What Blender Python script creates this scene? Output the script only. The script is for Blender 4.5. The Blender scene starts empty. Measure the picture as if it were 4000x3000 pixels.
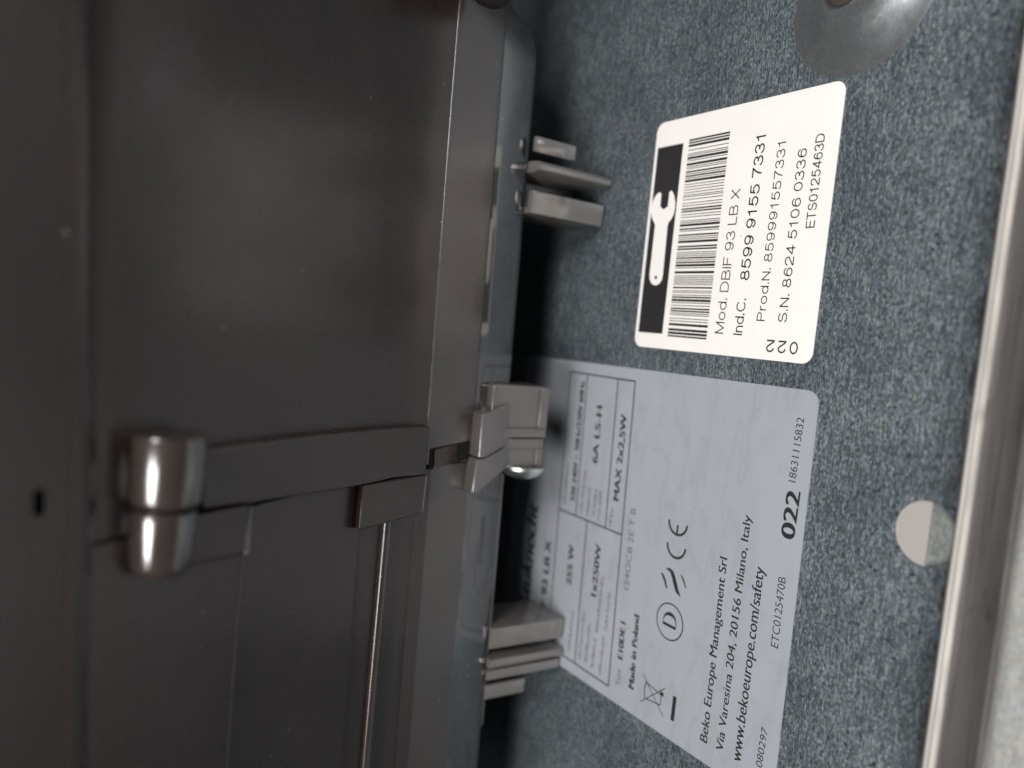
import bpy, bmesh, math, random
from mathutils import Matrix, Vector

random.seed(11)
S = bpy.context.scene
COL = S.collection
MM = 0.001                      # everything below is written in millimetres

# ------------------------------------------------------------------ camera
cd = bpy.data.cameras.new('camera')
cam = bpy.data.objects.new('camera', cd)
COL.objects.link(cam)
CR = ((0.5390367934, -0.1117328512, 0.8348383718),
      (0.0976660321, 0.9927678819, 0.0698089685),
      (-0.8366006694, 0.0439057489, 0.5460509134))
CP = Vector((162.549, 1.3165, 145.0696))
m = Matrix(CR).to_4x4()
m.translation = CP * MM
cam.matrix_world = m
cd.sensor_width = 36.0
cd.lens = 27.50562
cd.clip_start = 0.005
cd.clip_end = 20.0
cd.dof.use_dof = True
cd.dof.focus_distance = 0.178
cd.dof.aperture_fstop = 7.6
cd.dof.aperture_blades = 0
S.camera = cam

# ------------------------------------------------------------------ light
W = bpy.data.worlds.new('World')
S.world = W
W.use_nodes = True
bg = W.node_tree.nodes['Background']
bg.inputs[0].default_value = (0.95, 0.96, 1.0, 1)
bg.inputs[1].default_value = 0.042

def area(name, loc, tgt, sx, sy, power, col):
    l = bpy.data.lights.new(name, 'AREA')
    l.shape = 'RECTANGLE'
    l.size, l.size_y, l.energy, l.color = sx, sy, power, col
    o = bpy.data.objects.new(name, l)
    COL.objects.link(o)
    o.location = loc
    d = Vector(tgt) - Vector(loc)
    o.rotation_euler = d.to_track_quat('-Z', 'Y').to_euler()
    return o
area('hood_light_far', (0.345, 0.27, 0.58), (0.03, 0.0, 0.0), 0.24, 0.20, 3.7, (1.0, 0.975, 0.955))
area('hood_light_near', (0.345, -0.21, 0.58), (0.03, -0.03, 0.0), 0.24, 0.20, 4.0, (1.0, 0.985, 0.965))

S.view_settings.view_transform = 'Standard'
S.view_settings.look = 'None'
S.view_settings.exposure = 0.0
S.view_settings.gamma = 1.0

# ------------------------------------------------------------------ helpers
def tag(o, label=None, cat=None, group=None, kind=None):
    if label: o['label'] = label
    if cat: o['category'] = cat
    if group: o['group'] = group
    if kind: o['kind'] = kind
    return o

def empty(name, loc=(0, 0, 0)):
    o = bpy.data.objects.new(name, None)
    o.empty_display_size = 0.01
    o.location = Vector(loc) * MM
    COL.objects.link(o)
    return o

def link(name, me, mat, parent=None, smooth=None):
    mats = mat if isinstance(mat, (list, tuple)) else [mat]
    for mt in mats: me.materials.append(mt)
    o = bpy.data.objects.new(name, me)
    COL.objects.link(o)
    if parent is not None:
        o.parent = parent
        if parent.parent is None and parent.type == 'EMPTY':
            o.matrix_parent_inverse = Matrix.Translation(-parent.location)
        elif parent.parent is not None and parent.parent.type == 'EMPTY':
            pass
    if smooth is not None:
        for p in me.polygons: p.use_smooth = True
        bpy.context.view_layer.objects.active = o
        try:
            me.set_sharp_from_angle(angle=math.radians(smooth))
        except Exception:
            pass
    return o

def from_bm(name, bm, mat, parent=None, smooth=None):
    bmesh.ops.recalc_face_normals(bm, faces=bm.faces)
    for v in bm.verts: v.co *= MM
    me = bpy.data.meshes.new(name)
    bm.to_mesh(me)
    bm.free()
    return link(name, me, mat, parent, smooth)

def from_py(name, vs, fs, mat, parent=None, smooth=None):
    me = bpy.data.meshes.new(name)
    me.from_pydata([(x * MM, y * MM, z * MM) for x, y, z in vs], [], fs)
    me.update()
    return link(name, me, mat, parent, smooth)

def bevel(bm, w, seg=2, ang=25):
    es = [e for e in bm.edges if len(e.link_faces) == 2 and e.calc_face_angle(0) > math.radians(ang)]
    if es:
        bmesh.ops.bevel(bm, geom=es, offset=w, segments=seg, profile=0.6, affect='EDGES', clamp_overlap=True)

def bm_prism(loop0, loop1):
    """closed solid between two equal loops of 3D points"""
    bm = bmesh.new()
    a = [bm.verts.new(p) for p in loop0]
    b = [bm.verts.new(p) for p in loop1]
    n = len(a)
    bm.faces.new(a); bm.faces.new(b[::-1])
    for i in range(n):
        bm.faces.new((a[i], b[i], b[(i + 1) % n], a[(i + 1) % n]))
    bmesh.ops.recalc_face_normals(bm, faces=bm.faces)
    return bm

def ngon_flat(pts, z, bm=None):
    bm = bm or bmesh.new()
    vs = [bm.verts.new((x, y, z)) for x, y in pts]
    es = [bm.edges.new((vs[i], vs[(i + 1) % len(vs)])) for i in range(len(vs))]
    bmesh.ops.triangle_fill(bm, edges=es, use_beauty=True, use_dissolve=False)
    return bm

def ribbon(bm, pts, w, z, closed=False, taper=None):
    n = len(pts)
    L = []
    for i, p in enumerate(pts):
        if closed:
            a, b = pts[i - 1], pts[(i + 1) % n]
        else:
            a, b = pts[max(i - 1, 0)], pts[min(i + 1, n - 1)]
        d = Vector((b[0] - a[0], b[1] - a[1])); d.normalize()
        nrm = Vector((-d.y, d.x)) * (w if taper is None else taper[i]) / 2
        L.append((bm.verts.new((p[0] + nrm.x, p[1] + nrm.y, z)), bm.verts.new((p[0] - nrm.x, p[1] - nrm.y, z))))
    for i in range(n if closed else n - 1):
        a, b = L[i], L[(i + 1) % n]
        bm.faces.new((a[0], a[1], b[1], b[0]))

def arc(cx, cy, r, a0, a1, n=24):
    return [(cx + r * math.cos(math.radians(a0 + (a1 - a0) * i / n)), cy + r * math.sin(math.radians(a0 + (a1 - a0) * i / n))) for i in range(n + 1)]

def rrect(x0, y0, x1, y1, r, n=6):
    pts = []
    for cx, cy, a in ((x1 - r, y1 - r, 0), (x0 + r, y1 - r, 90), (x0 + r, y0 + r, 180), (x1 - r, y0 + r, 270)):
        pts += arc(cx, cy, r, a, a + 90, n)
    return pts

# ------------------------------------------------------------------ materials
class NT:
    def __init__(s, name):
        s.m = bpy.data.materials.new(name); s.m.use_nodes = True
        s.t = s.m.node_tree; s.N = s.t.nodes; s.b = s.N['Principled BSDF']
        s.geo = None
    def n(s, typ, **kw):
        o = s.N.new(typ)
        for k, v in kw.items(): setattr(o, k, v)
        return o
    def l(s, a, b): s.t.links.new(a, b)
    def pos(s, scale=(1000, 1000, 1000), rot=(0, 0, 0)):
        g = s.n('ShaderNodeNewGeometry')
        mp = s.n('ShaderNodeMapping'); mp.inputs['Scale'].default_value = scale
        mp.inputs['Rotation'].default_value = rot
        s.l(g.outputs['Position'], mp.inputs['Vector'])
        return mp.outputs[0]
    def noise(s, vec, scale, detail=3, rough=0.55):
        o = s.n('ShaderNodeTexNoise'); o.inputs['Scale'].default_value = scale
        o.inputs['Detail'].default_value = detail; o.inputs['Roughness'].default_value = rough
        s.l(vec, o.inputs['Vector']); return o.outputs['Fac']
    def vor(s, vec, scale, rand=1.0):
        o = s.n('ShaderNodeTexVoronoi'); o.inputs['Scale'].default_value = scale
        o.inputs['Randomness'].default_value = rand
        s.l(vec, o.inputs['Vector']); return o
    def ramp(s, fac, stops):
        o = s.n('ShaderNodeValToRGB'); e = o.color_ramp.elements
        while len(e) < len(stops): e.new(0.5)
        for i, (p, c) in enumerate(stops):
            e[i].position = p
            e[i].color = c if len(c) == 4 else (*c, 1)
        s.l(fac, o.inputs[0]); return o.outputs[0]
    def mix(s, fac, a, b, mode='MIX'):
        o = s.n('ShaderNodeMix', data_type='RGBA', blend_type=mode)
        for inp, v in ((o.inputs['Factor'], fac), (o.inputs['A'], a), (o.inputs['B'], b)): pass
        f, A, B = o.inputs[0], o.inputs[6], o.inputs[7]
        for inp, v in ((f, fac), (A, a), (B, b)):
            if hasattr(v, 'links') or hasattr(v, 'is_linked'): s.l(v, inp)
            else: inp.default_value = v if not isinstance(v, tuple) or len(v) == 4 else (*v, 1)
        return o.outputs[2]
    def math(s, op, a, b=None):
        o = s.n('ShaderNodeMath', operation=op)
        for i, v in enumerate((a, b)):
            if v is None: continue
            if hasattr(v, 'is_linked'): s.l(v, o.inputs[i])
            else: o.inputs[i].default_value = v
        return o.outputs[0]
    def bump(s, h, strength, dist):
        o = s.n('ShaderNodeBump'); o.inputs['Strength'].default_value = strength
        o.inputs['Distance'].default_value = dist
        s.l(h, o.inputs['Height']); s.l(o.outputs[0], s.b.inputs['Normal'])
    def set(s, **kw):
        for k, v in kw.items():
            k = k.replace('_', ' ')
            if hasattr(v, 'is_linked'): s.l(v, s.b.inputs[k])
            else: s.b.inputs[k].default_value = v if not isinstance(v, tuple) else (*v, 1)
        return s

def sep_x(nt):
    g = nt.n('ShaderNodeNewGeometry'); sp = nt.n('ShaderNodeSeparateXYZ')
    nt.l(g.outputs['Position'], sp.inputs[0]); return sp.outputs

def mat_galv(name, lo, mid, hi, metallic, rough, spots=True, bmp=0.40):
    t = NT(name)
    v = t.pos((1000, 480, 1000))
    v2 = t.pos((1000, 300, 1000))
    cell = t.vor(v, 2.9)
    sepc = t.n('ShaderNodeSeparateColor'); t.l(cell.outputs['Color'], sepc.inputs[0])
    r = sepc.outputs[0]; g = sepc.outputs[1]
    fine = t.noise(v, 2.6, 4, 0.72)
    streak = t.noise(t.pos((2200, 150, 2200)), 1.0, 3, 0.6)
    big = t.noise(t.pos(), 0.045, 3, 0.5)
    k = t.math('ADD', t.math('MULTIPLY', r, 0.26), t.math('MULTIPLY', fine, 0.95))
    k = t.math('ADD', k, t.math('MULTIPLY', t.math("SUBTRACT", streak, 0.5), 0.7))
    k = t.math('ADD', k, t.math('MULTIPLY', t.math('SUBTRACT', big, 0.5), 0.35))
    c = t.ramp(k, [(0.30, lo), (0.60, mid), (0.95, hi)])
    hue = t.ramp(t.noise(v, 0.9, 2), [(0.35, (0.88, 0.97, 1.12)), (0.5, (1, 1, 1)), (0.66, (1.10, 1.03, 0.90))])
    c = t.mix(0.45, c, hue, 'MULTIPLY')
    glint = t.vor(v, 3.6)
    sg = t.n('ShaderNodeSeparateColor'); t.l(glint.outputs['Color'], sg.inputs[0])
    sp = t.math('MULTIPLY', t.ramp(sg.outputs[0], [(0.955, (0, 0, 0)), (0.995, (1, 1, 1))]), t.ramp(glint.outputs['Distance'], [(0.2, (1, 1, 1)), (0.42, (0, 0, 0))]))
    c = t.mix(sp, c, (0.62, 0.66, 0.70))  # glints painted into the base colour as pale flecks
    if spots:
        x = sep_x(t)[0]
        pit = t.vor(t.pos((1000, 1000, 1000)), 0.62)
        near = t.ramp(t.math('MULTIPLY', x, 10.0), [(0.60, (0, 0, 0)), (0.80, (1, 1, 1))])
        scs = t.n('ShaderNodeSeparateColor'); t.l(pit.outputs['Color'], scs.inputs[0])
        pick = t.math('GREATER_THAN', scs.outputs[2], 0.50)
        dot = t.math('LESS_THAN', t.math('ADD', pit.outputs['Distance'], t.math('MULTIPLY', fine, 0.14)), 0.33)
        clump = t.ramp(t.noise(t.pos(), 0.09, 2), [(0.42, (0, 0, 0)), (0.54, (1, 1, 1))])
        mk = t.math('MULTIPLY', t.math('MULTIPLY', pick, dot), t.math('MULTIPLY', near, clump))
        c = t.mix(t.math('MULTIPLY', mk, 0.85), c, (0.03, 0.03, 0.032))
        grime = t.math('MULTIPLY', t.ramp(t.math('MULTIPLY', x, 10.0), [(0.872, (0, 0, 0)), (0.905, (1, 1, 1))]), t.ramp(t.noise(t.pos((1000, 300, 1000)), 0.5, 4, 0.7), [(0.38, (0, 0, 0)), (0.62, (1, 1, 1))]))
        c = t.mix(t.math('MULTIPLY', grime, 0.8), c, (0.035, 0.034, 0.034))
    t.set(Base_Color=c, Metallic=metallic)
    rr = t.ramp(r, [(0.0, (rough - 0.1,) * 3), (1.0, (rough + 0.14,) * 3)])
    t.l(rr, t.b.inputs['Roughness'])
    hb = t.math('ADD', t.math('MULTIPLY', fine, 1.0), t.math('MULTIPLY', r, 0.6))
    t.set(Coat_Weight=0.30, Coat_Roughness=0.16)
    t.bump(hb, bmp, 0.00012)
    return t.m

def mat_plastic(name, col, rough, grain=0.25, ior=1.55, gs=3.0, spec=0.5):
    t = NT(name)
    n1 = t.noise(t.pos(), 0.06, 4, 0.6)
    c = t.mix(t.ramp(n1, [(0.3, (0, 0, 0)), (0.7, (1, 1, 1))]), tuple(x * 0.86 for x in col), tuple(x * 1.14 for x in col))
    dust = t.vor(t.pos(), 0.34)
    sc = t.n('ShaderNodeSeparateColor'); t.l(dust.outputs['Color'], sc.inputs[0])
    d = t.math('MULTIPLY', t.math('GREATER_THAN', sc.outputs[0], 0.90), t.math('LESS_THAN', dust.outputs['Distance'], t.math('MULTIPLY', sc.outputs[1], 0.12)))
    c = t.mix(t.math('MULTIPLY', d, 0.55), c, (0.42, 0.40, 0.38))
    t.set(Base_Color=c, IOR=ior, Specular_IOR_Level=spec)
    rv = t.ramp(t.noise(t.pos(), 0.12, 3), [(0.3, (rough * 0.85,) * 3), (0.7, (rough * 1.15,) * 3)])
    t.l(rv, t.b.inputs['Roughness'])
    if grain > 0:
        t.bump(t.noise(t.pos(), gs, 3, 0.6), grain, 0.00012)
    return t.m

def mat_plain(name, col, rough=0.5, metallic=0.0, **kw):
    t = NT(name); t.set(Base_Color=col, Roughness=rough, Metallic=metallic, **kw)
    return t.m

def mat_brushed(name, lo, hi, rough, along=60):
    t = NT(name)
    st = t.noise(t.pos((1400, along, 1400)), 1.0, 4, 0.65)
    st2 = t.noise(t.pos((500, along * 0.35, 500)), 1.0, 3, 0.6)
    k = t.math('ADD', t.math('MULTIPLY', st, 0.6), t.math('MULTIPLY', st2, 0.4))
    c = t.ramp(k, [(0.3, lo), (0.68, hi)])
    bl = t.noise(t.pos((1000, 500, 1000)), 0.22, 3, 0.6)
    c = t.mix(t.ramp(bl, [(0.62, (0, 0, 0)), (0.74, (0.6, 0.6, 0.6))]), c, tuple(x * 0.45 for x in lo))
    t.set(Base_Color=c, Metallic=0.85)
    t.l(t.ramp(k, [(0.2, (rough + .1,) * 3), (0.8, (rough - .08,) * 3)]), t.b.inputs['Roughness'])
    t.bump(st, 0.35, 0.0001)
    return t.m

def mat_paper(name, col, rough, specks=True, smear=False):
    t = NT(name)
    n = t.noise(t.pos(), 0.10, 4, 0.6)
    c = t.mix(t.ramp(n, [(0.35, (0, 0, 0)), (0.7, (1, 1, 1))]), tuple(x * 0.965 for x in col), col)
    pit = t.vor(t.pos(), 0.42)
    sc = t.n('ShaderNodeSeparateColor'); t.l(pit.outputs['Color'], sc.inputs[0])
    d = t.math('MULTIPLY', t.math('GREATER_THAN', sc.outputs[0], 0.80), t.math('LESS_THAN', pit.outputs['Distance'], t.math('MULTIPLY', sc.outputs[1], 0.085)))
    c = t.mix(t.math('MULTIPLY', d, 0.55), c, (0.12, 0.12, 0.12))
    if smear:
        w = t.noise(t.pos((1000, 300, 1000), (0, 0, 2.2)), 0.05, 4, 0.6)
        band = t.ramp(w, [(0.40, (0, 0, 0)), (0.455, (0.30, 0.30, 0.30)), (0.475, (0.9, 0.9, 0.9)), (0.49, (0.35, 0.35, 0.35)), (0.56, (0, 0, 0))])
        c = t.mix(t.math('MULTIPLY', band, 0.22), c, (0.17, 0.17, 0.18))
        g = t.noise(t.pos(), 0.16, 4, 0.65)
        c = t.mix(t.math('MULTIPLY', t.ramp(g, [(0.55, (0, 0, 0)), (0.75, (1, 1, 1))]), 0.22), c, (0.22, 0.22, 0.23))
    t.set(Base_Color=c, Roughness=rough)
    t.bump(t.noise(t.pos(), 1.2, 2), 0.12, 0.00005)
    return t.m

GALV = mat_galv('galvanised_steel', (0.048, 0.064, 0.075), (0.124, 0.152, 0.170), (0.36, 0.40, 0.42), 0.55, 0.42)
GALV2 = mat_galv('zinc_backing', (0.11, 0.122, 0.117), (0.185, 0.20, 0.192), (0.28, 0.295, 0.28), 0.3, 0.5, False)
PLASTIC = mat_plastic('dark_grey_plastic', (0.047, 0.0290, 0.0240), 0.28, 0.13, 1.58, 3.0, 0.46)
LIT_EDGE = mat_plastic('lit_edge_plastic', (0.055, 0.041, 0.036), 0.26, 0.12, 1.76)  # lighter, shinier copy of the housing plastic, painting in the sheen near the edge
GLOSSY = mat_plastic('polished_grey_plastic', (0.03, 0.03, 0.031), 0.07, 0.03, 2.0, 0.6)
SATIN = mat_plastic('moulded_grey_plastic', (0.115, 0.103, 0.095), 0.20, 0.30, 2.0)
FOOTP = mat_plastic('smooth_grey_plastic', (0.155, 0.142, 0.133), 0.14, 0.05, 2.2)
BOSSP = mat_plastic('glossy_boss_plastic', (0.040, 0.030, 0.027), 0.20, 0.02, 2.1)
HIDDEN = mat_plain('black_plastic', (0.035, 0.034, 0.036), 0.5)
WHITE = mat_paper('white_label_paper', (0.81, 0.785, 0.755), 0.35)
SILVER = mat_paper('silver_label_film', (0.315, 0.335, 0.37), 0.38, True, True)
INK = mat_plain('black_ink', (0.022, 0.021, 0.022), 0.45)
GREYINK = mat_plain('faded_ink', (0.11, 0.115, 0.125), 0.5)
BRUSHED = mat_brushed('brushed_steel', (0.10, 0.091, 0.086), (0.36, 0.338, 0.325), 0.42)
LIPM = mat_brushed('polished_steel_edge', (0.20, 0.19, 0.178), (0.30, 0.285, 0.27), 0.50)
OUTER = mat_galv('pale_zinc_plate', (0.22, 0.224, 0.217), (0.34, 0.345, 0.335), (0.44, 0.445, 0.436), 0.2, 0.45, False)
ZINC = mat_plain('zinc_screw', (0.72, 0.76, 0.75), 0.33, 1.0)
SLOT_SHADE = mat_plain('slot_shade_black', (0.006, 0.006, 0.006), 0.8)  # near-black standing in for the shade inside the slots
BEIGE = mat_plain('beige_board', (0.33, 0.312, 0.298), 0.55)
RUBBER = mat_plain('brown_black_rubber', (0.012, 0.008, 0.0065), 0.75)
RUST = mat_plastic('dark_screw_steel', (0.06, 0.048, 0.042), 0.35, 0.3, 1.8)

# ------------------------------------------------------------------ steel panel with its hole
def panel():
    X0p, X1p, Y0p, Y1p, T = -150, 98.0, -190, 170, 0.45
    hx, hy, hr, n = 85.78, -29.02, 6.24, 64
    bm = bmesh.new()
    outer = [(X0p, Y0p), (X1p, Y0p), (X1p, Y1p), (X0p, Y1p)]
    hole = [(hx + hr * math.cos(2 * math.pi * i / n) * (1 + 0.004 * math.sin(9 * i)), hy + hr * math.sin(2 * math.pi * i / n)) for i in range(n)]
    lay = []
    for z in (0.0, -T):
        o = [bm.verts.new((x, y, z)) for x, y in outer]
        h = [bm.verts.new((x, y, z)) for x, y in hole]
        es = [bm.edges.new((o[i], o[(i + 1) % 4])) for i in range(4)] + [bm.edges.new((h[i], h[(i + 1) % n])) for i in range(n)]
        bmesh.ops.triangle_fill(bm, edges=es, use_beauty=True)
        lay.append((o, h))
    for i in range(n):
        bm.faces.new((lay[0][1][i], lay[0][1][(i + 1) % n], lay[1][1][(i + 1) % n], lay[1][1][i]))
    for i in range(4):
        bm.faces.new((lay[0][0][i], lay[1][0][i], lay[1][0][(i + 1) % 4], lay[0][0][(i + 1) % 4]))
    for xb in (83, 84, 85, 86, 87, 88, 88.8, 89.6, 90.3, 91, 92):
        bmesh.ops.bisect_plane(bm, geom=bm.verts[:] + bm.edges[:] + bm.faces[:], plane_co=(xb, 0, 0), plane_no=(1, 0, 0), dist=1e-5)
    for v in bm.verts:
        if v.co.x > 83: v.co.z += ((min(v.co.x, 92) - 83) / 8.3) ** 2.2 * 1.3          # the sheet turns up towards the frame
    bmesh.ops.bisect_plane(bm, geom=bm.verts[:] + bm.edges[:] + bm.faces[:], plane_co=(90.98, 0, 0), plane_no=(1, 0, 0), dist=1e-5, clear_outer=True)
    o = from_bm('steel_panel', bm, GALV, None, 30)
    tag(o, 'blue grey galvanised steel back panel carrying both labels, with a round hole', 'panel')
    bm = bm_prism([(70, -45, -0.5), (85.95, -45, -0.5), (85.95, -14, -0.5), (70, -14, -0.5)],
                  [(70, -45, -1.0), (85.95, -45, -1.0), (85.95, -14, -1.0), (70, -14, -1.0)])
    from_bm('backing_board', bm, BEIGE, o)
    bm = bm_prism([(68, -47, -1.2), (99, -47, -1.2), (99, -12, -1.2), (68, -12, -1.2)],
                  [(68, -47, -1.8), (99, -47, -1.8), (99, -12, -1.8), (68, -12, -1.8)])
    from_bm('backing_plate', bm, GALV2, o)
    # embossed round dimple with a screw in it
    cx, cy, n = 57.7, 76.9, 96
    prof = [(16.5, 0.0), (16.2, 0.10), (15.6, 0.25), (14.4, 0.6), (12.0, 1.55), (9.5, 2.9), (7.4, 3.9), (6.2, 4.2), (0.01, 4.25)]
    bm = bmesh.new()
    rings = [[bm.verts.new((cx + r * math.cos(2 * math.pi * i / n), cy + r * math.sin(2 * math.pi * i / n), z)) for i in range(n)] for r, z in prof]
    for a, b in zip(rings, rings[1:]):
        for i in range(n): bm.faces.new((a[i], a[(i + 1) % n], b[(i + 1) % n], b[i]))
    d = from_bm('embossed_dimple', bm, DIMPLE, o, 60)
    prof = [(4.2, 4.2), (4.2, 5.0), (3.9, 5.7), (3.2, 6.2), (2.0, 6.5), (1.9, 5.4), (0.01, 5.4)]
    bm = bmesh.new()
    n = 40
    rings = [[bm.verts.new((cx - 1.2 + r * math.cos(2 * math.pi * i / n), cy + 0.9 + r * math.sin(2 * math.pi * i / n), z)) for i in range(n)] for r, z in prof]
    for a, b in zip(rings, rings[1:]):
        for i in range(n): bm.faces.new((a[i], a[(i + 1) % n], b[(i + 1) % n], b[i]))
    from_bm('screw', bm, RUST, d, 40)
    return o
def mat_pressed():
    t = NT('pressed_steel')
    n = t.noise(t.pos((1000, 420, 1000)), 2.4, 3, 0.6)
    t.set(Base_Color=t.ramp(n, [(0.3, (0.32, 0.345, 0.36)), (0.7, (0.48, 0.50, 0.515))]), Metallic=0.82)
    t.l(t.ramp(t.noise(t.pos(), 0.25, 3), [(0.3, (0.20,) * 3), (0.7, (0.28,) * 3)]), t.b.inputs['Roughness'])
    t.bump(n, 0.10, 0.00008)
    return t.m
DIMPLE = mat_pressed()
panel()

# ------------------------------------------------------------------ frame along the near side
def frame():
    root = empty('hood_frame', (95, 0, 0))
    tag(root, 'warm grey brushed steel frame strip with bright rounded edge beside the round hole', 'frame')
    def ext(name, prof, mat, wob=0.0):
        ys = [-190 + 4 * i for i in range(91)]
        vs, fs = [], []
        n = len(prof)
        for y in ys:
            w = wob * (math.sin(y * 0.21) + 0.6 * math.sin(y * 0.53 + 1))
            for x, z in prof: vs.append((x + w, y, z + 0.4 * w))
        for j in range(len(ys) - 1):
            for i in range(n - 1):
                a = j * n + i
                fs.append((a, a + 1, a + n + 1, a + n))
        return from_py(name, vs, fs, mat, root, 35)
    ext('rounded_lip', [(91.55, -0.6), (91.3, 0.5), (91.2, 0.9), (91.25, 1.4), (91.5, 1.68), (91.85, 1.7), (92.15, 1.55), (92.45, 1.28), (92.8, 1.05), (93.5, 0.9)], LIPM, 0.035)
    ext('brushed_band', [(93.5, 0.9), (94.0, 0.82), (94.8, 0.82), (97.0, 0.9), (99.6, 1.15), (100.2, 1.35), (100.6, 1.3), (101.1, 0.5)], BRUSHED)
    ext('outer_plate', [(101.1, 0.5), (101.5, 0.9), (101.9, 1.5), (102.5, 1.75), (103.5, 1.8), (170, 1.8), (172, 0.5), (172, -8)], OUTER)
frame()

# ------------------------------------------------------------------ fan housing
def interp(z, zs, xs):
    if z <= zs[0]: return xs[0] + (z - zs[0]) * (xs[1] - xs[0]) / (zs[1] - zs[0])
    for i in range(len(zs) - 1):
        if z <= zs[i + 1]: return xs[i] + (z - zs[i]) * (xs[i + 1] - xs[i]) / (zs[i + 1] - zs[i])
    return xs[-1] + (z - zs[-1]) * (xs[-1] - xs[-2]) / (zs[-1] - zs[-2])
WZ = [25.0, 26.4, 30, 33, 36.7, 38.4, 40.1, 53, 57, 60, 63, 66, 69, 73, 78, 134, 300]
WXS = [0.0]
for _a, _b, _c in zip(WZ, WZ[1:], (.42, .42, .385, .345, .312, .262, .245, .27, .36, .46, .55, .61, .66, .70, .70, .70)): WXS.append(WXS[-1] + (_b - _a) * _c)
WXS = [x - 14.7 - WXS[6] for x in WXS]
def WX(y, z, h=0.0):
    x = interp(z, WZ, WXS) - 0.027 * (y + 30)
    y0 = 72 + max(0, z - 27) * 0.30
    if y > y0:
        d = min(y - y0, 18.6); x -= 19 - math.sqrt(361 - d * d)
    return x + h
def P(y, z, h=0.0): return (WX(y, z, h), y, z)

HO = empty('fan_housing', (-20, -30, 27))
tag(HO, 'large dark grey plastic fan housing with a bolted lug, standing on two moulded feet', 'fan housing')

def shell(name, ys, zhs, mat_of, roof=False):
    vs, fs = [], []
    n = len(zhs)
    for y in ys:
        for z, h in zhs: vs.append(P(y, z, h))
    for j in range(len(ys) - 1):
        for i in range(n - 1):
            a = j * n + i
            fs.append((a, a + 1, a + n + 1, a + n))
    me = bpy.data.meshes.new(name)
    me.from_pydata([(x * MM, y * MM, z * MM) for x, y, z in vs], [], fs)
    me.update()
    o = link(name, me, [PLASTIC, GLOSSY, LIT_EDGE], HO, 28)
    k = 0
    for j in range(len(ys) - 1):
        for i in range(n - 1):
            me.polygons[k].material_index = mat_of(zhs[i][0], zhs[i + 1][0], ys[j]); k += 1
    return o
yu = [-34.6, -30, -20, -10, 0, 10, 20, 30, 40, 50, 60, 66, 70, 72, 74, 76, 78, 80, 82, 84, 86, 88, 89.5, 91, 94, 98, 104, 112, 140, 180]
crease = 55.6
zu = [(26.0, -0.9), (26.15, -0.35), (26.6, 0), (28, 0), (30, 0), (31.5, 0), (33, 0), (35, 0), (36.7, 0), (38.4, 0), (39.8, 0), (40.1, 0.22), (40.5, 0.3), (44, 0.3), (48, 0.3), (52, 0.3), (crease - 0.9, 0.3), (crease, 0.28), (crease + .9, 0.24),
      (58, 0.2), (60, 0.1), (61.5, 0.05), (63, 0), (64.5, 0), (66, 0), (67.5, 0), (69, 0), (71, 0), (73, 0), (75, 0), (78, 0), (82, 0), (90, 0), (105, 0), (120, 0), (131, 0), (134.5, -.3), (139, -2.0)]
glossy = lambda a, b, y: (1 if y < 82 else 2) if b <= 40.0 else 2 if b <= crease else 0
shell('upper_shell', yu, zu, glossy)
yl = [-35.0, -45, -60, -75, -90, -105, -120, -140, -165]
zl = [(26.0, -1.1), (26.15, -0.5), (26.6, -0.2), (28, -.2), (30, -.2), (33, -0.2), (36.7, -.2), (40, -0.2), (48, -.2), (53, -0.2), (57.4, -0.2), (57.7, 0.0), (58.0, 0.15), (60, .15), (63, .15), (66, 0.15), (69, .15), (73, 0.15), (76.2, 0.15), (76.7, 0.55), (77.2, 0.6), (90, 0.6), (107.2, 0.6), (107.6, 0.7), (108.1, 1.1), (108.8, 1.2), (120, 0.9), (131, 0.55), (133.5, 0.3), (139, -1.0)]
shell('lower_shell', yl, zl, glossy)
# body behind the wall: floor plate, roof and back, closing the housing
def box(name, x0, x1, y0, y1, z0, z1, mat, parent=HO, bv=0.3, seg=2, smooth=40):
    bm = bm_prism([(x0, y0, z0), (x1, y0, z0), (x1, y1, z0), (x0, y1, z0)], [(x0, y0, z1), (x1, y0, z1), (x1, y1, z1), (x0, y1, z1)])
    if bv: bevel(bm, bv, seg)
    return from_bm(name, bm, mat, parent, smooth)
def base_plate():
    ys = [-165, -120, -60, -36, 0, 40, 60]
    lo = [(WX(y, 26.2) - 1.0, y) for y in ys]
    loop = lo + [(-140, 60), (-140, -165)]
    bm = bm_prism([(x, y, 25.9) for x, y in loop], [(x, y, 27.4) for x, y in loop])
    return from_bm('base_plate', bm, HIDDEN, HO)
base_plate()
bm = bm_prism([(-150, -165, 28.8), (-140, -165, 28.8), (-140, 90, 28.8), (-150, 90, 28.8)], [(-150, -165, 152), (-140, -165, 152), (-140, 90, 152), (-150, 90, 152)])
from_bm('back_wall', bm, HIDDEN, HO)
bm = bm_prism([(-139, -165, 149), (50, -165, 149), (50, 135, 149), (-139, 135, 149)], [(-139, -165, 151), (50, -165, 151), (50, 135, 151), (-139, 135, 151)])
from_bm('roof_shade_plate', bm, HIDDEN, HO)  # unseen; carried past the housing end to shade the panel's upper left
# thin bright edge strip along the lower shell
bm = bm_prism([P(-39.5, 25.2, -0.4), P(-112, 25.2, -0.4), P(-112, 26.3, -0.1), P(-39.5, 26.3, -0.1)],
              [P(-39.5, 25.2, -2.4), P(-112, 25.2, -2.4), P(-112, 26.3, -2.4), P(-39.5, 26.3, -2.4)])
from_bm('edge_strip', bm, FOOTP, HO)

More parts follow.
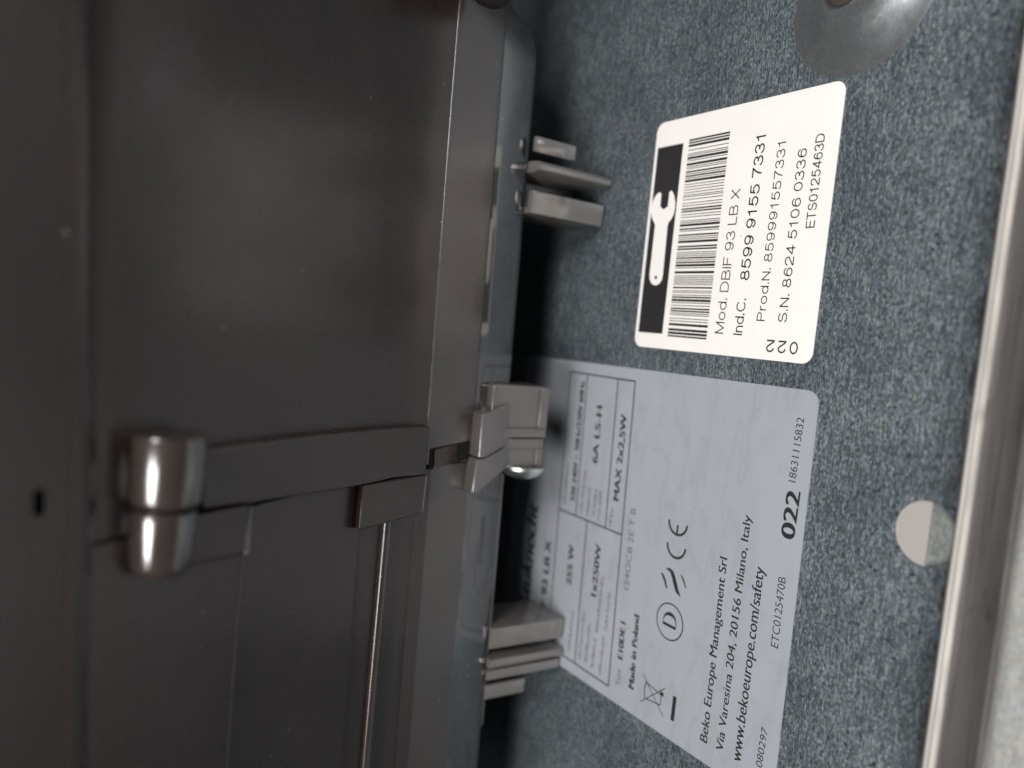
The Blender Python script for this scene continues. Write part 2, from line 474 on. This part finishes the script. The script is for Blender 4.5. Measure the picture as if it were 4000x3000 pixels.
def pad(name, poly, h0, h1, mat, bv=0.5, seg=3, parent=HO, draft=0.0):
    cy = sum(p[0] for p in poly) / len(poly); cz = sum(p[1] for p in poly) / len(poly)
    top = [P(y + (cy - y) * draft, z + (cz - z) * draft, h1) for y, z in poly]
    bot = [P(y, z, h0) for y, z in poly]
    bm = bm_prism(bot, top)
    if bv: bevel(bm, bv, seg)
    return from_bm(name, bm, mat, parent, 40)
# joint flange running over the seam
pad('joint_flange', [(-24.3, 56.6), (-24.0, 66), (-23.3, 82), (-22.9, 96), (-22.7, 117), (-32.7, 117), (-33.8, 105), (-35.5, 82), (-36.0, 68), (-36.4, 56.6)], -3, 3.2, PLASTIC, 0.6)
pad('stop_block', [(-36.5, 56.1), (-35.8, 77.9), (-45.9, 78.2), (-46.1, 56.6)], -3, 2.9, PLASTIC, 0.6)
pad('end_block', [(-33.5, 107.8), (-32.9, 120), (-41.3, 120), (-42.3, 107.8)], -3, 4.2, PLASTIC, 0.7)
# rib bead on the lower shell
def tube(name, pts, r, mat, parent=None, n=12, caps=True):
    bm = bmesh.new(); rings = []
    for i, p in enumerate(pts):
        a = Vector(pts[max(i - 1, 0)]); b = Vector(pts[min(i + 1, len(pts) - 1)])
        d = (b - a).normalized()
        u = d.orthogonal().normalized() if not rings else (u0 - d * u0.dot(d)).normalized()
        u0 = u; w = d.cross(u)
        rr = r[i] if isinstance(r, (list, tuple)) else r
        rings.append([bm.verts.new(Vector(p) + u * rr * math.cos(2 * math.pi * k / n) + w * rr * math.sin(2 * math.pi * k / n)) for k in range(n)])
    for a, b in zip(rings, rings[1:]):
        for k in range(n): bm.faces.new((a[k], a[(k + 1) % n], b[(k + 1) % n], b[k]))
    if caps:
        bm.faces.new(rings[0][::-1]); bm.faces.new(rings[-1])
    return from_bm(name, bm, mat, parent, 50)
tube('raised_rib', [P(y, 67.4 - 0.016 * (y + 47) + 0.1 * math.sin(y * .05), 0.5) for y in (-46.4, -60, -80, -100, -130, -165)], 1.3, LIT_EDGE, HO)
tube('moulding_line', [P(y, crease + 0.25 * math.sin(y * .03), 0.05) for y in (-24.5, -15, 0, 15, 30, 45, 60, 75, 82, 95)], 0.42, SATIN, HO)  # crease bead, in lighter plastic so its colour carries the highlight
tube('edge_highlight', [P(-36.9, 56.35, 2.55), P(-41, 56.6, 2.55), P(-45.6, 56.85, 2.55)], 0.5, SATIN, HO)  # lighter tubes standing in for highlights along the block and step edges
tube('edge_highlight', [P(-33.8, 108.1, 3.9), P(-38, 108.1, 3.9), P(-42.0, 108.1, 3.9)], 0.55, SATIN, HO)
tube('edge_highlight', [P(y, 108.3, 0.85) for y in (-43.8, -60, -80, -110, -165)], 0.42, LIT_EDGE, HO)
# twin screw bosses at the far left
def lathe_y(name, cx, cz, prof, mat, parent, n=48, smooth=40, seg=None):
    bm = bmesh.new()
    rings = [[bm.verts.new((cx + r * math.cos(2 * math.pi * k / n), y, cz + r * math.sin(2 * math.pi * k / n))) for k in range(n)] for r, y in prof]
    for a, b in zip(rings, rings[1:]):
        for k in range(n): bm.faces.new((a[k], a[(k + 1) % n], b[(k + 1) % n], b[k]))
    return from_bm(name, bm, mat, parent, smooth)
bx = WX(-30, 124.2) + 2.6
lathe_y('screw_boss', bx, 123.3, [(0.01, -19.3), (4.6, -19.3), (5.3, -19.6), (5.5, -20.3), (5.35, -29.2), (5.1, -30.0), (4.5, -30.4), (0.01, -30.4)], BOSSP, HO)
lathe_y('screw_boss', bx - 0.4, 123.5, [(0.01, -30.9), (4.4, -30.9), (4.85, -31.3), (4.95, -32.0), (4.7, -39.2), (4.4, -40.2), (3.8, -40.9), (0.01, -41.1)], BOSSP, HO)
# lip at the very left with its slot
def lipc(y): return 135.4 + 0.05 * y
def lip():
    ys = [-165, -120, -86, -60, -49, -42, -36, -29.0, -25.5, -22, -16, -8, 10, 40, 70, 90, 110, 180]
    hs = {-36: 0.4, -29.0: 0.7, -25.5: 0.8, -22: 0.8, -16: 0.4}
    prof = [(-0.5, -2.6), (-0.2, -0.1), (0.2, 0.45), (0.9, 0.75), (2.0, 0.85), (3.0, 0.8), (3.4, 0.5), (5.6, 0.5), (6.2, 0.5), (6.9, 0.5), (10, 0.5), (14, 0.4), (17, 0.0)]
    vs, fs = [], []
    n = len(prof)
    for y in ys:
        for dz, h in prof:
            vs.append(P(y, lipc(y) + dz - hs.get(y, 0) * (1 if dz < 4 else 0), h))
    for j in range(len(ys) - 1):
        for i in range(n - 1):
            if ys[j] == -29.0 and i in (7, 8): continue          # the slot
            a = j * n + i
            fs.append((a, a + 1, a + n + 1, a + n))
    return from_py('top_rim', vs, fs, PLASTIC, HO, 30)
lip()
pad('slot_shade_pad', [(-30.0, 138.6), (-30.0, 142.4), (-24.5, 142.4), (-24.5, 138.6)], -5, -1.2, SLOT_SHADE, 0)  # black pad painting the shade seen through the slot

# ------------------------------------------------------------------ bolted lug at the lower edge
def lug():
    # upper half: raised wing plus hanging block
    pad('lug_wing', [(-21.3, 40.5), (-21.0, 38.5), (-18.3, 30.0), (-18.2, 27.5), (-29.4, 27.5), (-30.6, 31.5), (-32.9, 38.0), (-32.9, 40.5)], -0.5, 5.0, SATIN, 0.55, 3)
    pad('lug_wing', [(-33.2, 40.8), (-33.1, 38.0), (-30.9, 31.4), (-29.8, 27.5), (-36.2, 27.5), (-37.2, 30.2), (-42.3, 39.5), (-42.2, 41.6)], -0.5, 4.6, SATIN, 0.55, 3)
    b = box('lug_block', -26, -13.6, -27.9, -13.6, 17.4, 35.5, SATIN, HO, 1.0, 3)
    box('pad_face', -20, -12.7, -27.9, -25.4, 17.6, 31.0, SATIN, b, 0.3)
    box('pad_face', -20, -12.72, -25.4, -13.9, 17.5, 20.1, SATIN, b, 0.5)
    b2 = box('lug_block', -26, -14.2, -36.4, -28.25, 17.2, 31.0, SATIN, HO, 0.8, 3)
    box('pad_face', -20, -13.4, -31.0, -28.3, 17.6, 31.0, SATIN, b2, 0.3)
    box('pad_face', -20, -13.5, -36.2, -31.0, 17.5, 19.4, SATIN, b2, 0.3)
    lathe_y('screw', -16.6, 21.8, [(0.01, -36.3), (5.9, -36.3), (6.1, -36.7), (6.0, -37.3), (5.4, -38.3), (4.3, -39.1), (2.9, -39.7), (1.4, -40.0), (0.01, -40.05)], ZINC, HO, 64, 60)
lug()
# cover strip and slot by the lug, slot shade painted as black pad
pad('slot_shade_pad', [(-30.6, 54.2), (-29.0, 40.9), (-33.9, 40.9), (-35.9, 54.2)], -0.6, 0.42, SLOT_SHADE, 0)
pad('slot_cover', [(-30.7, 52.9), (-29.7, 45.2), (-34.2, 44.7), (-35.8, 52.6)], -0.6, 0.75, PLASTIC, 0.15, 1)

# ------------------------------------------------------------------ moulded feet
def foot(plan, short, y_ref):
    """plan: (x, y) outline drawn looking down on the panel; extruded from the housing floor to the panel"""
    root = None
    bm = bm_prism([(x, y, 26.3) for x, y in plan], [(x, y, 0.9) for x, y in plan])
    bevel(bm, 0.35, 2, 20)
    f = from_bm('foot', bm, FOOTP, HO, 45)
    bm = bm_prism([(x, y, 26.3) for x, y in short], [(x, y, 12.6) for x, y in short])
    bevel(bm, 0.5, 2, 20)
    from_bm('side_tab', bm, FOOTP, f, 45)
    return f
foot([(-18.6, 33.4), (-18.4, 39.4), (-19.4, 39.7), (-20.2, 39.4), (-20.4, 35.2), (-34, 35.2), (-34, 44.4), (-18.0, 44.4), (-16.3, 45.0), (-16.0, 46.2), (-16.9, 47.2), (-20.0, 47.6), (-36, 47.7), (-36, 33.4)],
     [(-18.9, 50.0), (-18.9, 54.2), (-20.4, 54.2), (-20.4, 50.0)], 44)
foot([(-16.8, -83.2), (-17.0, -89.2), (-18.6, -89.4), (-18.8, -84.9), (-32, -84.9), (-32, -91.6), (-18.3, -91.9), (-16.2, -92.2), (-15.6, -93.6), (-16.2, -94.6), (-19.5, -94.9), (-19.5, -95.5), (-17.2, -95.8), (-16.9, -98.4), (-34, -98.6), (-34, -83.2)],
     [(-17.4, -100.1), (-17.4, -104.3), (-19.0, -104.3), (-19.0, -100.1)], -92)

# ------------------------------------------------------------------ cable end at the top
def cable():
    c = Vector(P(82.0, 51.3, 9.0))
    pts = [c + Vector(v) for v in ((-16, 34, 20), (-10, 22, 12), (-4, 11, 5), (0, 3, 1), (0.6, -1.5, 0.2), (0.8, -3.4, 0), (0.9, -4.6, 0), (0.9, -5.1, 0))]
    o = tube('black_cable', pts, [5.0, 5.2, 5.6, 5.8, 5.4, 4.2, 2.4, 0.3], RUBBER, None, 20)
    tag(o, 'rounded end of a dark brown black cable grommet at the top of the housing', 'cable')
cable()

# ------------------------------------------------------------------ labels
def font_mesh(txt, bold=0.0):
    cu = bpy.data.curves.new('t', 'FONT'); cu.body = txt; cu.size = 1.0; cu.offset = bold; cu.resolution_u = 4
    o = bpy.data.objects.new('t', cu); COL.objects.link(o)
    dg = bpy.context.evaluated_depsgraph_get()
    me = bpy.data.meshes.new_from_object(o.evaluated_get(dg))
    bpy.data.objects.remove(o); bpy.data.curves.remove(cu)
    return me
REF = {}
def ref_h(ch):
    if ch not in REF:
        me = font_mesh(ch); ys = [v.co.y for v in me.vertices]; REF[ch] = max(ys); bpy.data.meshes.remove(me)
    return REF[ch]
def text(txt, start, end, h, z, mat, parent, bold=0.0, ref='H', shear=0.0, name='printed_text'):
    me = font_mesh(txt, min(bold, 0.0))
    xs = [v.co.x for v in me.vertices]; x0, x1 = min(xs), max(xs)
    s = Vector(start); e = Vector(end) - s; L = e.length; e.normalize(); n = Vector((-e.y, e.x))
    sx, sy = L / (x1 - x0), h / ref_h(ref)
    for v in me.vertices:
        p = s + e * ((v.co.x - x0) * sx + shear * v.co.y * sy) + n * (v.co.y * sy)
        v.co = (p.x * MM, p.y * MM, z * MM)
    if bold > 0:                                   # heavier print: the same glyphs struck again a hair to the side
        bm = bmesh.new()
        bm.from_mesh(me)
        for k in (-1, 1):
            g = bmesh.ops.duplicate(bm, geom=bm.faces[:] if k == -1 else first)
            vs = [q for q in g['geom'] if isinstance(q, bmesh.types.BMVert)]
            if k == -1: first = [f for f in bm.faces if f not in set(q for q in g['geom'] if isinstance(q, bmesh.types.BMFace))]
            for q in vs: q.co += Vector((e.x, e.y, 0)) * (k * bold * h * 5 * MM) + Vector((0, 0, 0.002 * (k + 2) * MM))
        bm.to_mesh(me); bm.free()
    return link(name, me, mat, parent)
def EL(cx, cy, rx, ry, a0=0, a1=360, n=16):
    return [(cx + rx * math.cos(math.radians(a0 + (a1 - a0) * i / n)), cy + ry * math.sin(math.radians(a0 + (a1 - a0) * i / n))) for i in range(n + 1)]
SIX = [(.01, .33), (.03, .62), (.10, .84), (.19, .96), (.30, 1.0), (.42, .96), (.52, .80)]
GL = {
 '0': (.56, [EL(.28, .5, .28, .5)]), '1': (.46, [[(.06, .77), (.20, .82), (.28, 1)], [(.28, 1), (.28, 0)]]),
 '2': (.56, [EL(.28, .71, .27, .29, 175, -38) + [(.04, .12), (0, 0)], [(0, 0), (.56, 0)]]),
 '3': (.56, [EL(.27, .75, .24, .25, 165, -88), EL(.27, .26, .28, .27, 88, -168)]),
 '4': (.56, [[(.42, 0), (.42, 1)], [(.42, 1), (0, .27)], [(0, .27), (.58, .27)]]),
 '5': (.56, [[(.50, 1), (.11, 1)], [(.11, 1), (.05, .50)], EL(.27, .33, .28, .33, 142, -155)]),
 '6': (.56, [EL(.28, .32, .27, .32), SIX]), '9': (.56, [EL(.28, .68, .27, .32), [(.56 - x, 1 - y) for x, y in SIX]]),
 '7': (.56, [[(0, 1), (.56, 1)], [(.56, 1), (.40, .72), (.27, .38), (.2, 0)]]),
 '8': (.56, [EL(.28, .75, .22, .25), EL(.28, .26, .28, .26)]),
 'M': (.78, [[(0, 0), (0, 1)], [(0, 1), (.39, .02)], [(.39, .02), (.78, 1)], [(.78, 1), (.78, 0)]]),
 'o': (.54, [EL(.27, .36, .27, .36)]), 'd': (.52, [EL(.26, .36, .26, .36), [(.52, 0), (.52, 1)]]),
 'D': (.68, [[(0, 0), (0, 1)], [(0, 1), (.3, 1)] + EL(.3, .5, .38, .5, 85, -85) + [(.3, 0), (0, 0)]]),
 'B': (.62, [[(0, 0), (0, 1)], [(0, 1), (.34, 1)] + EL(.34, .76, .22, .24, 85, -85) + [(.34, .52), (0, .52)], [(.34, .52)] + EL(.36, .26, .26, .26, 85, -85) + [(.36, 0), (0, 0)]]),
 'I': (.0, [[(0, 0), (0, 1)]]), 'F': (.54, [[(0, 0), (0, 1)], [(0, 1), (.54, 1)], [(0, .52), (.46, .52)]]),
 'L': (.5, [[(0, 1), (0, 0)], [(0, 0), (.5, 0)]]), 'X': (.62, [[(0, 0), (.62, 1)], [(0, 1), (.62, 0)]]),
 'n': (.44, [[(0, 0), (0, .72)], EL(.22, .46, .22, .26, 180, 0) + [(.44, 0)]]), 'C': (.70, [EL(.38, .5, .38, .5, 42, 318)]),
 'P': (.58, [[(0, 0), (0, 1)], [(0, 1), (.34, 1)] + EL(.34, .74, .24, .26, 85, -85) + [(.34, .48), (0, .48)]]),
 'r': (.26, [[(0, 0), (0, .72)], EL(.24, .42, .24, .29, 175, 85)]), 'N': (.58, [[(0, 0), (0, 1)], [(0, 1), (.58, 0)], [(.58, 0), (.58, 1)]]),
 'S': (.60, [EL(.30, .745, .26, .255, 25, 255) + EL(.30, .265, .30, .265, 75, -160)]),
 'E': (.54, [[(0, 0), (0, 1)], [(0, 1), (.56, 1)], [(0, .52), (.52, .52)], [(0, 0), (.56, 0)]]), 'T': (.60, [[(.3, 0), (.3, 1)], [(0, 1), (.6, 1)]]),
 '.': (.05, [[(.02, 0), (.02, .11)]]), ' ': (.10, [])}
def stroke_text(txt, start, end, h, z, mat, parent, w, sp=0.22, name='printed_text'):
    """plain grotesque lettering drawn as flat strokes"""
    pen, segs = 0.0, []
    for ch in txt:
        wd, polys = GL[ch]
        for p in polys: segs.append([(pen + x, y) for x, y in p])
        pen += wd + sp
    x0 = min(x for p in segs for x, y in p); x1 = max(x for p in segs for x, y in p)
    s = Vector(start); e = Vector(end) - s; L = e.length - w; e.normalize(); n = Vector((-e.y, e.x))
    sx, sy = L / (x1 - x0), h - w
    bm = bmesh.new(); k = 0
    for p in segs:
        q = [s + e * (w / 2 + (x - x0) * sx) + n * (w / 2 + y * sy) for x, y in p]
        closed = (q[0] - q[-1]).length < 1e-4
        if closed: q = q[:-1]
        else:
            d0 = (q[0] - q[1]).normalized(); d1 = (q[-1] - q[-2]).normalized()
            q[0] = q[0] + d0 * w * 0.45; q[-1] = q[-1] + d1 * w * 0.45
        ribbon(bm, [(v.x, v.y) for v in q], w, z + 0.0015 * (k % 6), closed); k += 1
    return from_bm(name, bm, mat, parent)
def sheet(name, pts, thick, mat):
    bm = bm_prism([(x, y, thick) for x, y in pts], [(x, y, 0.02) for x, y in pts])
    return from_bm(name, bm, mat)

ZL, ZP = 0.12, 0.15
lab = sheet('service_label', rrect(0, 0, 56.8, 60, 2.6), ZL, WHITE)
tag(lab, 'bright white rectangular label with a barcode and a spanner on a black band', 'label')
b = from_bm('black_band', ngon_flat([(1.15, 3.9), (10.5, 3.9), (10.5, 53.4), (1.05, 53.4)], ZP), INK, lab)
from_bm('spanner_symbol', ngon_flat([(3.0, 41.25), (3.7, 41.45), (4.35, 40.9), (4.45, 37.6), (5.75, 36.7), (7.3, 37.4), (7.3, 41.0), (7.8, 41.5), (8.5, 41.15), (9.3, 40.0), (9.95, 38.3),
    (10.1, 36.6), (9.8, 35.0), (9.2, 34.0), (8.3, 33.2), (8.05, 32.4), (8.3, 19.4), (8.15, 18.1), (7.4, 17.1), (6.3, 16.65), (5.2, 16.7), (4.2, 17.2), (3.45, 18.2), (3.15, 19.4), (3.2, 32.8), (2.6, 33.6), (1.7, 34.7), (1.1, 36.2), (1.05, 37.7), (1.4, 39.4), (2.2, 40.7)], 0.18), WHITE, lab)
from_bm('spanner_hole', ngon_flat([(5.75 + 0.5 * math.cos(a * .5236), 18.7 + 0.5 * math.sin(a * .5236)) for a in range(12)], 0.21), INK, lab)
bm = bmesh.new()
rb = random.Random(5)
y = 3.4
while y < 53.6:
    w = rb.choice((0.2, 0.2, 0.2, 0.4, 0.42, 0.62))
    w = min(w, 54.0 - y)
    ribbon(bm, [(12.55, y + w / 2), (26.1, y + w / 2)], w, ZP)
    y += w + rb.choice((0.24, 0.24, 0.26, 0.46, 0.5, 0.72))
from_bm('barcode_print', bm, INK, lab)
for tx, s, e, h, w in (("Mod. DBIF 93 LB X", (31.3, 5.1), (31.45, 39.7), 2.75, 0.287), ("Ind.C.", (37.1, 5.1), (37.1, 13.7), 2.75, 0.322),
                       ("8599 9155 7331", (37.2, 18.0), (37.2, 51.5), 2.8, 0.380), ("Prod.N. 859991557331", (43.1, 8.7), (43.2, 49.1), 2.35, 0.265),
                       ("S.N. 8624 5106 0336", (49.1, 8.7), (49.0, 46.9), 2.4, 0.287), ("ETS0125463D", (53.3, 29.35), (53.1, 49.5), 2.3, 0.276),
                       ("022", (52.9, 4.6), (44.4, 4.6), 2.8, 0.368)):
    stroke_text(tx, s, e, h, ZP, INK, lab, w, 0.42 if tx == '022' else 0.22)

TH = 0.0108
c_, s_ = math.cos(TH), math.sin(TH)
def rot2(u, v): return (u * c_ - v * s_, u * s_ + v * c_)
rat = sheet('rating_label', [rot2(a, b_) for a, b_ in rrect(-52, -98.0, 59.7, -6.15, 3.0)], 0.10, SILVER)
tag(rat, 'silver grey rating label full of small print, half hidden under the fan housing', 'label')
ZR = 0.13
for tx, s, e, h, bo, mt, rf in (
    ("Beko Europe Management Srl", (41.1, -92.6), (40.6, -47.5), 2.3  , 0.005, INK, 'H'),
    ("Via Varesina 204, 20156 Milano, Italy", (46.0, -92.3), (45.9, -35.9), 2.15, 0.004, INK, 'H'),
    ("www.bekoeurope.com/safety", (51.2, -92.1), (51.2, -46.5), 1.75, 0.006, INK, 'x'),
    ("080297", (57.0, -90.2), (57.3, -81.1), 1.7, -0.004, INK, 'H'),
    ("ETC0125470B", (57.3, -62.6), (57.1, -46.8), 1.95, -0.004, INK, 'H'),
    ("022", (57.9, -38.1), (58.1, -27.7), 3.5, 0.012, INK, 'H'),
    ("18631115832", (56.5, -25.8), (56.7, -11.6), 1.85, -0.004, INK, 'H'),
    ("Made in Poland", (14.6, -91.2), (13.7, -71.4), 2.0, 0.014, INK, 'H'),
    ("Type", (9.4, -92.7), (9.0, -88.3), 1.9, -0.002, GREYINK, 'H'),
    ("E10DE I", (9.1, -85.4), (8.8, -75.2), 2.0, 0.014, INK, 'H'),
    ("1S4OCB 2E T B", (8.5, -66.1), (7.9, -43.7), 2.1, 0.0, GREYINK, 'H'),
    ("1x250W", (-4.5, -72.5), (-4.65, -57.5), 2.3, 0.014, INK, 'H'),
    ("255 W", (-16.2, -73.0), (-16.8, -61.1), 2.4, 0.014, INK, 'H'),
    ("MAX 2x2,5W", (0.6, -43.3), (0.2, -19.2), 2.3, 0.014, INK, 'H'),
    ("6A LS-H", (-10.2, -34.9), (-10.6, -18.3), 2.4, 0.014, INK, 'H'),
    ("220-240V ~ 50Hz/220V 60Hz", (-18.8, -48.2), (-19.9, -12.0), 2.0, 0.014, INK, 'H'),
    ("DBIF 93 LB X", (-27.2, -92.0), (-28.2, -63.0), 2.9, 0.014, INK, 'H')):
    text(tx, s, e, h, ZR, mt, rat, bo, rf)
text("Bauknecht", (-36.5, -89.0), (-37.0, -54.2), 5.6, ZR, INK, rat, 0.012, 'H', 0.25, 'brand_print')
# table lines
bm = bmesh.new()
tl = [((-27.2, -9.8), (2.1, -9.6)), ((2.1, -9.6), (4.7, -94.7)), ((-27.2, -9.8), (-24.6, -94.7)), ((-24.6, -94.7), (4.7, -94.7)), ((-25.8, -52.1), (3.3, -52.1)),
      ((-18.8, -9.8), (-17.5, -52.1)), ((-5.0, -9.7), (-3.7, -52.1)), ((-12.0, -52.1), (-10.8, -94.7))]
for i, (a, b_) in enumerate(tl): ribbon(bm, [a, b_], 0.42, ZR + 0.002 * i)
from_bm('table_print', bm, INK, rat)
# rows of print too small to read: short strokes of faded ink
bm = bmesh.new()
rs = random.Random(3)
for x, ya, yb in ((-8.3, -92.5, -78), (-5.4, -92.0, -80), (-2.3, -92.6, -84), (-2.0, -82, -66), (1.2, -93.0, -82), (1.6, -80, -69), (-13.5, -92, -80), (-23.0, -49.5, -37), (-14.6, -50.5, -38), (-11.6, -50.5, -42), (-8.9, -50, -42), (-6.6, -50.5, -42), (-1.2, -51, -46)):
    yy = ya
    while yy < yb:
        w = rs.uniform(0.35, 0.9)
        xx = x + rs.uniform(-.1, .1)
        ribbon(bm, [(xx - rs.uniform(.9, 1.5), yy), (xx, yy + rs.uniform(-.1, .3))], 0.28, ZR)
        yy += w
from_bm('small_print', bm, GREYINK, rat)
# approval marks
bm = bmesh.new()
ribbon(bm, arc(24.05, -49.1, 3.15, 180, 360, 24), 0.62, ZR)
ribbon(bm, arc(23.75, -43.25, 3.15, 180, 360, 24), 0.62, ZR)
ribbon(bm, [(23.75, -46.3), (23.75, -43.9)], 0.6, ZR + 0.003)
from_bm('conformity_print', bm, INK, rat)
bm = bmesh.new()
ribbon(bm, [(19.9, -57.4), (20.5, -57.9), (21.3, -58.8), (22.4, -60.8)], 0.6, ZR, taper=[0.35, 0.7, 0.75, 0.5])
ribbon(bm, [(21.5, -55.9), (22.6, -55.75), (23.6, -56.2), (24.3, -57.2), (25.2, -58.9), (26.0, -60.3), (27.2, -61.2)], 1.0, ZR, taper=[0.3, 0.8, 1.15, 1.25, 1.25, 1.1, 0.4])
ribbon(bm, [(26.6, -55.95), (27.4, -56.5), (28.0, -57.3), (28.8, -58.6)], 0.5, ZR, taper=[0.25, 0.5, 0.5, 0.3])
from_bm('wave_print', bm, INK, rat)
bm = bmesh.new()
ribbon(bm, arc(24.69, -68.75, 4.6, 0, 355, 48), 0.36, ZR, True)
ribbon(bm, [(22.4, -69.75), (27.0, -69.75)], 0.75, ZR)
ribbon(bm, [(22.45, -69.6), (22.45, -68.6), (22.9, -67.5), (23.8, -66.9), (24.7, -66.75), (25.6, -66.9), (26.5, -67.5), (26.95, -68.6), (26.95, -69.6)], 0.7, ZR + 0.003, taper=[0.22, 0.25, 0.55, 0.85, 0.95, 0.85, 0.55, 0.25, 0.22])
from_bm('circled_letter_print', bm, INK, rat)
bm = bmesh.new()
for i, (pts, w) in enumerate((([(17.4, -85.6), (26.2, -93.1)], .22), ([(17.5, -93.2), (25.8, -85.8)], .22), ([(19.0, -86.9), (18.6, -89.2), (19.0, -91.6)], .35), ([(19.2, -87.2), (24.7, -88.1)], .26), ([(19.4, -91.4), (24.7, -90.8)], .26), ([(24.7, -88.0), (24.7, -90.8)], .26), ([(24.3, -87.7), (25.5, -87.7)], 1.0))):
    ribbon(bm, pts, w, ZR + 0.002 * i)
from_bm('waste_bin_print', bm, INK, rat)
from_bm('bar_print', ngon_flat([(28.75, -86.3), (29.95, -86.3), (29.95, -92.6), (28.75, -92.6)], ZR), INK, rat)
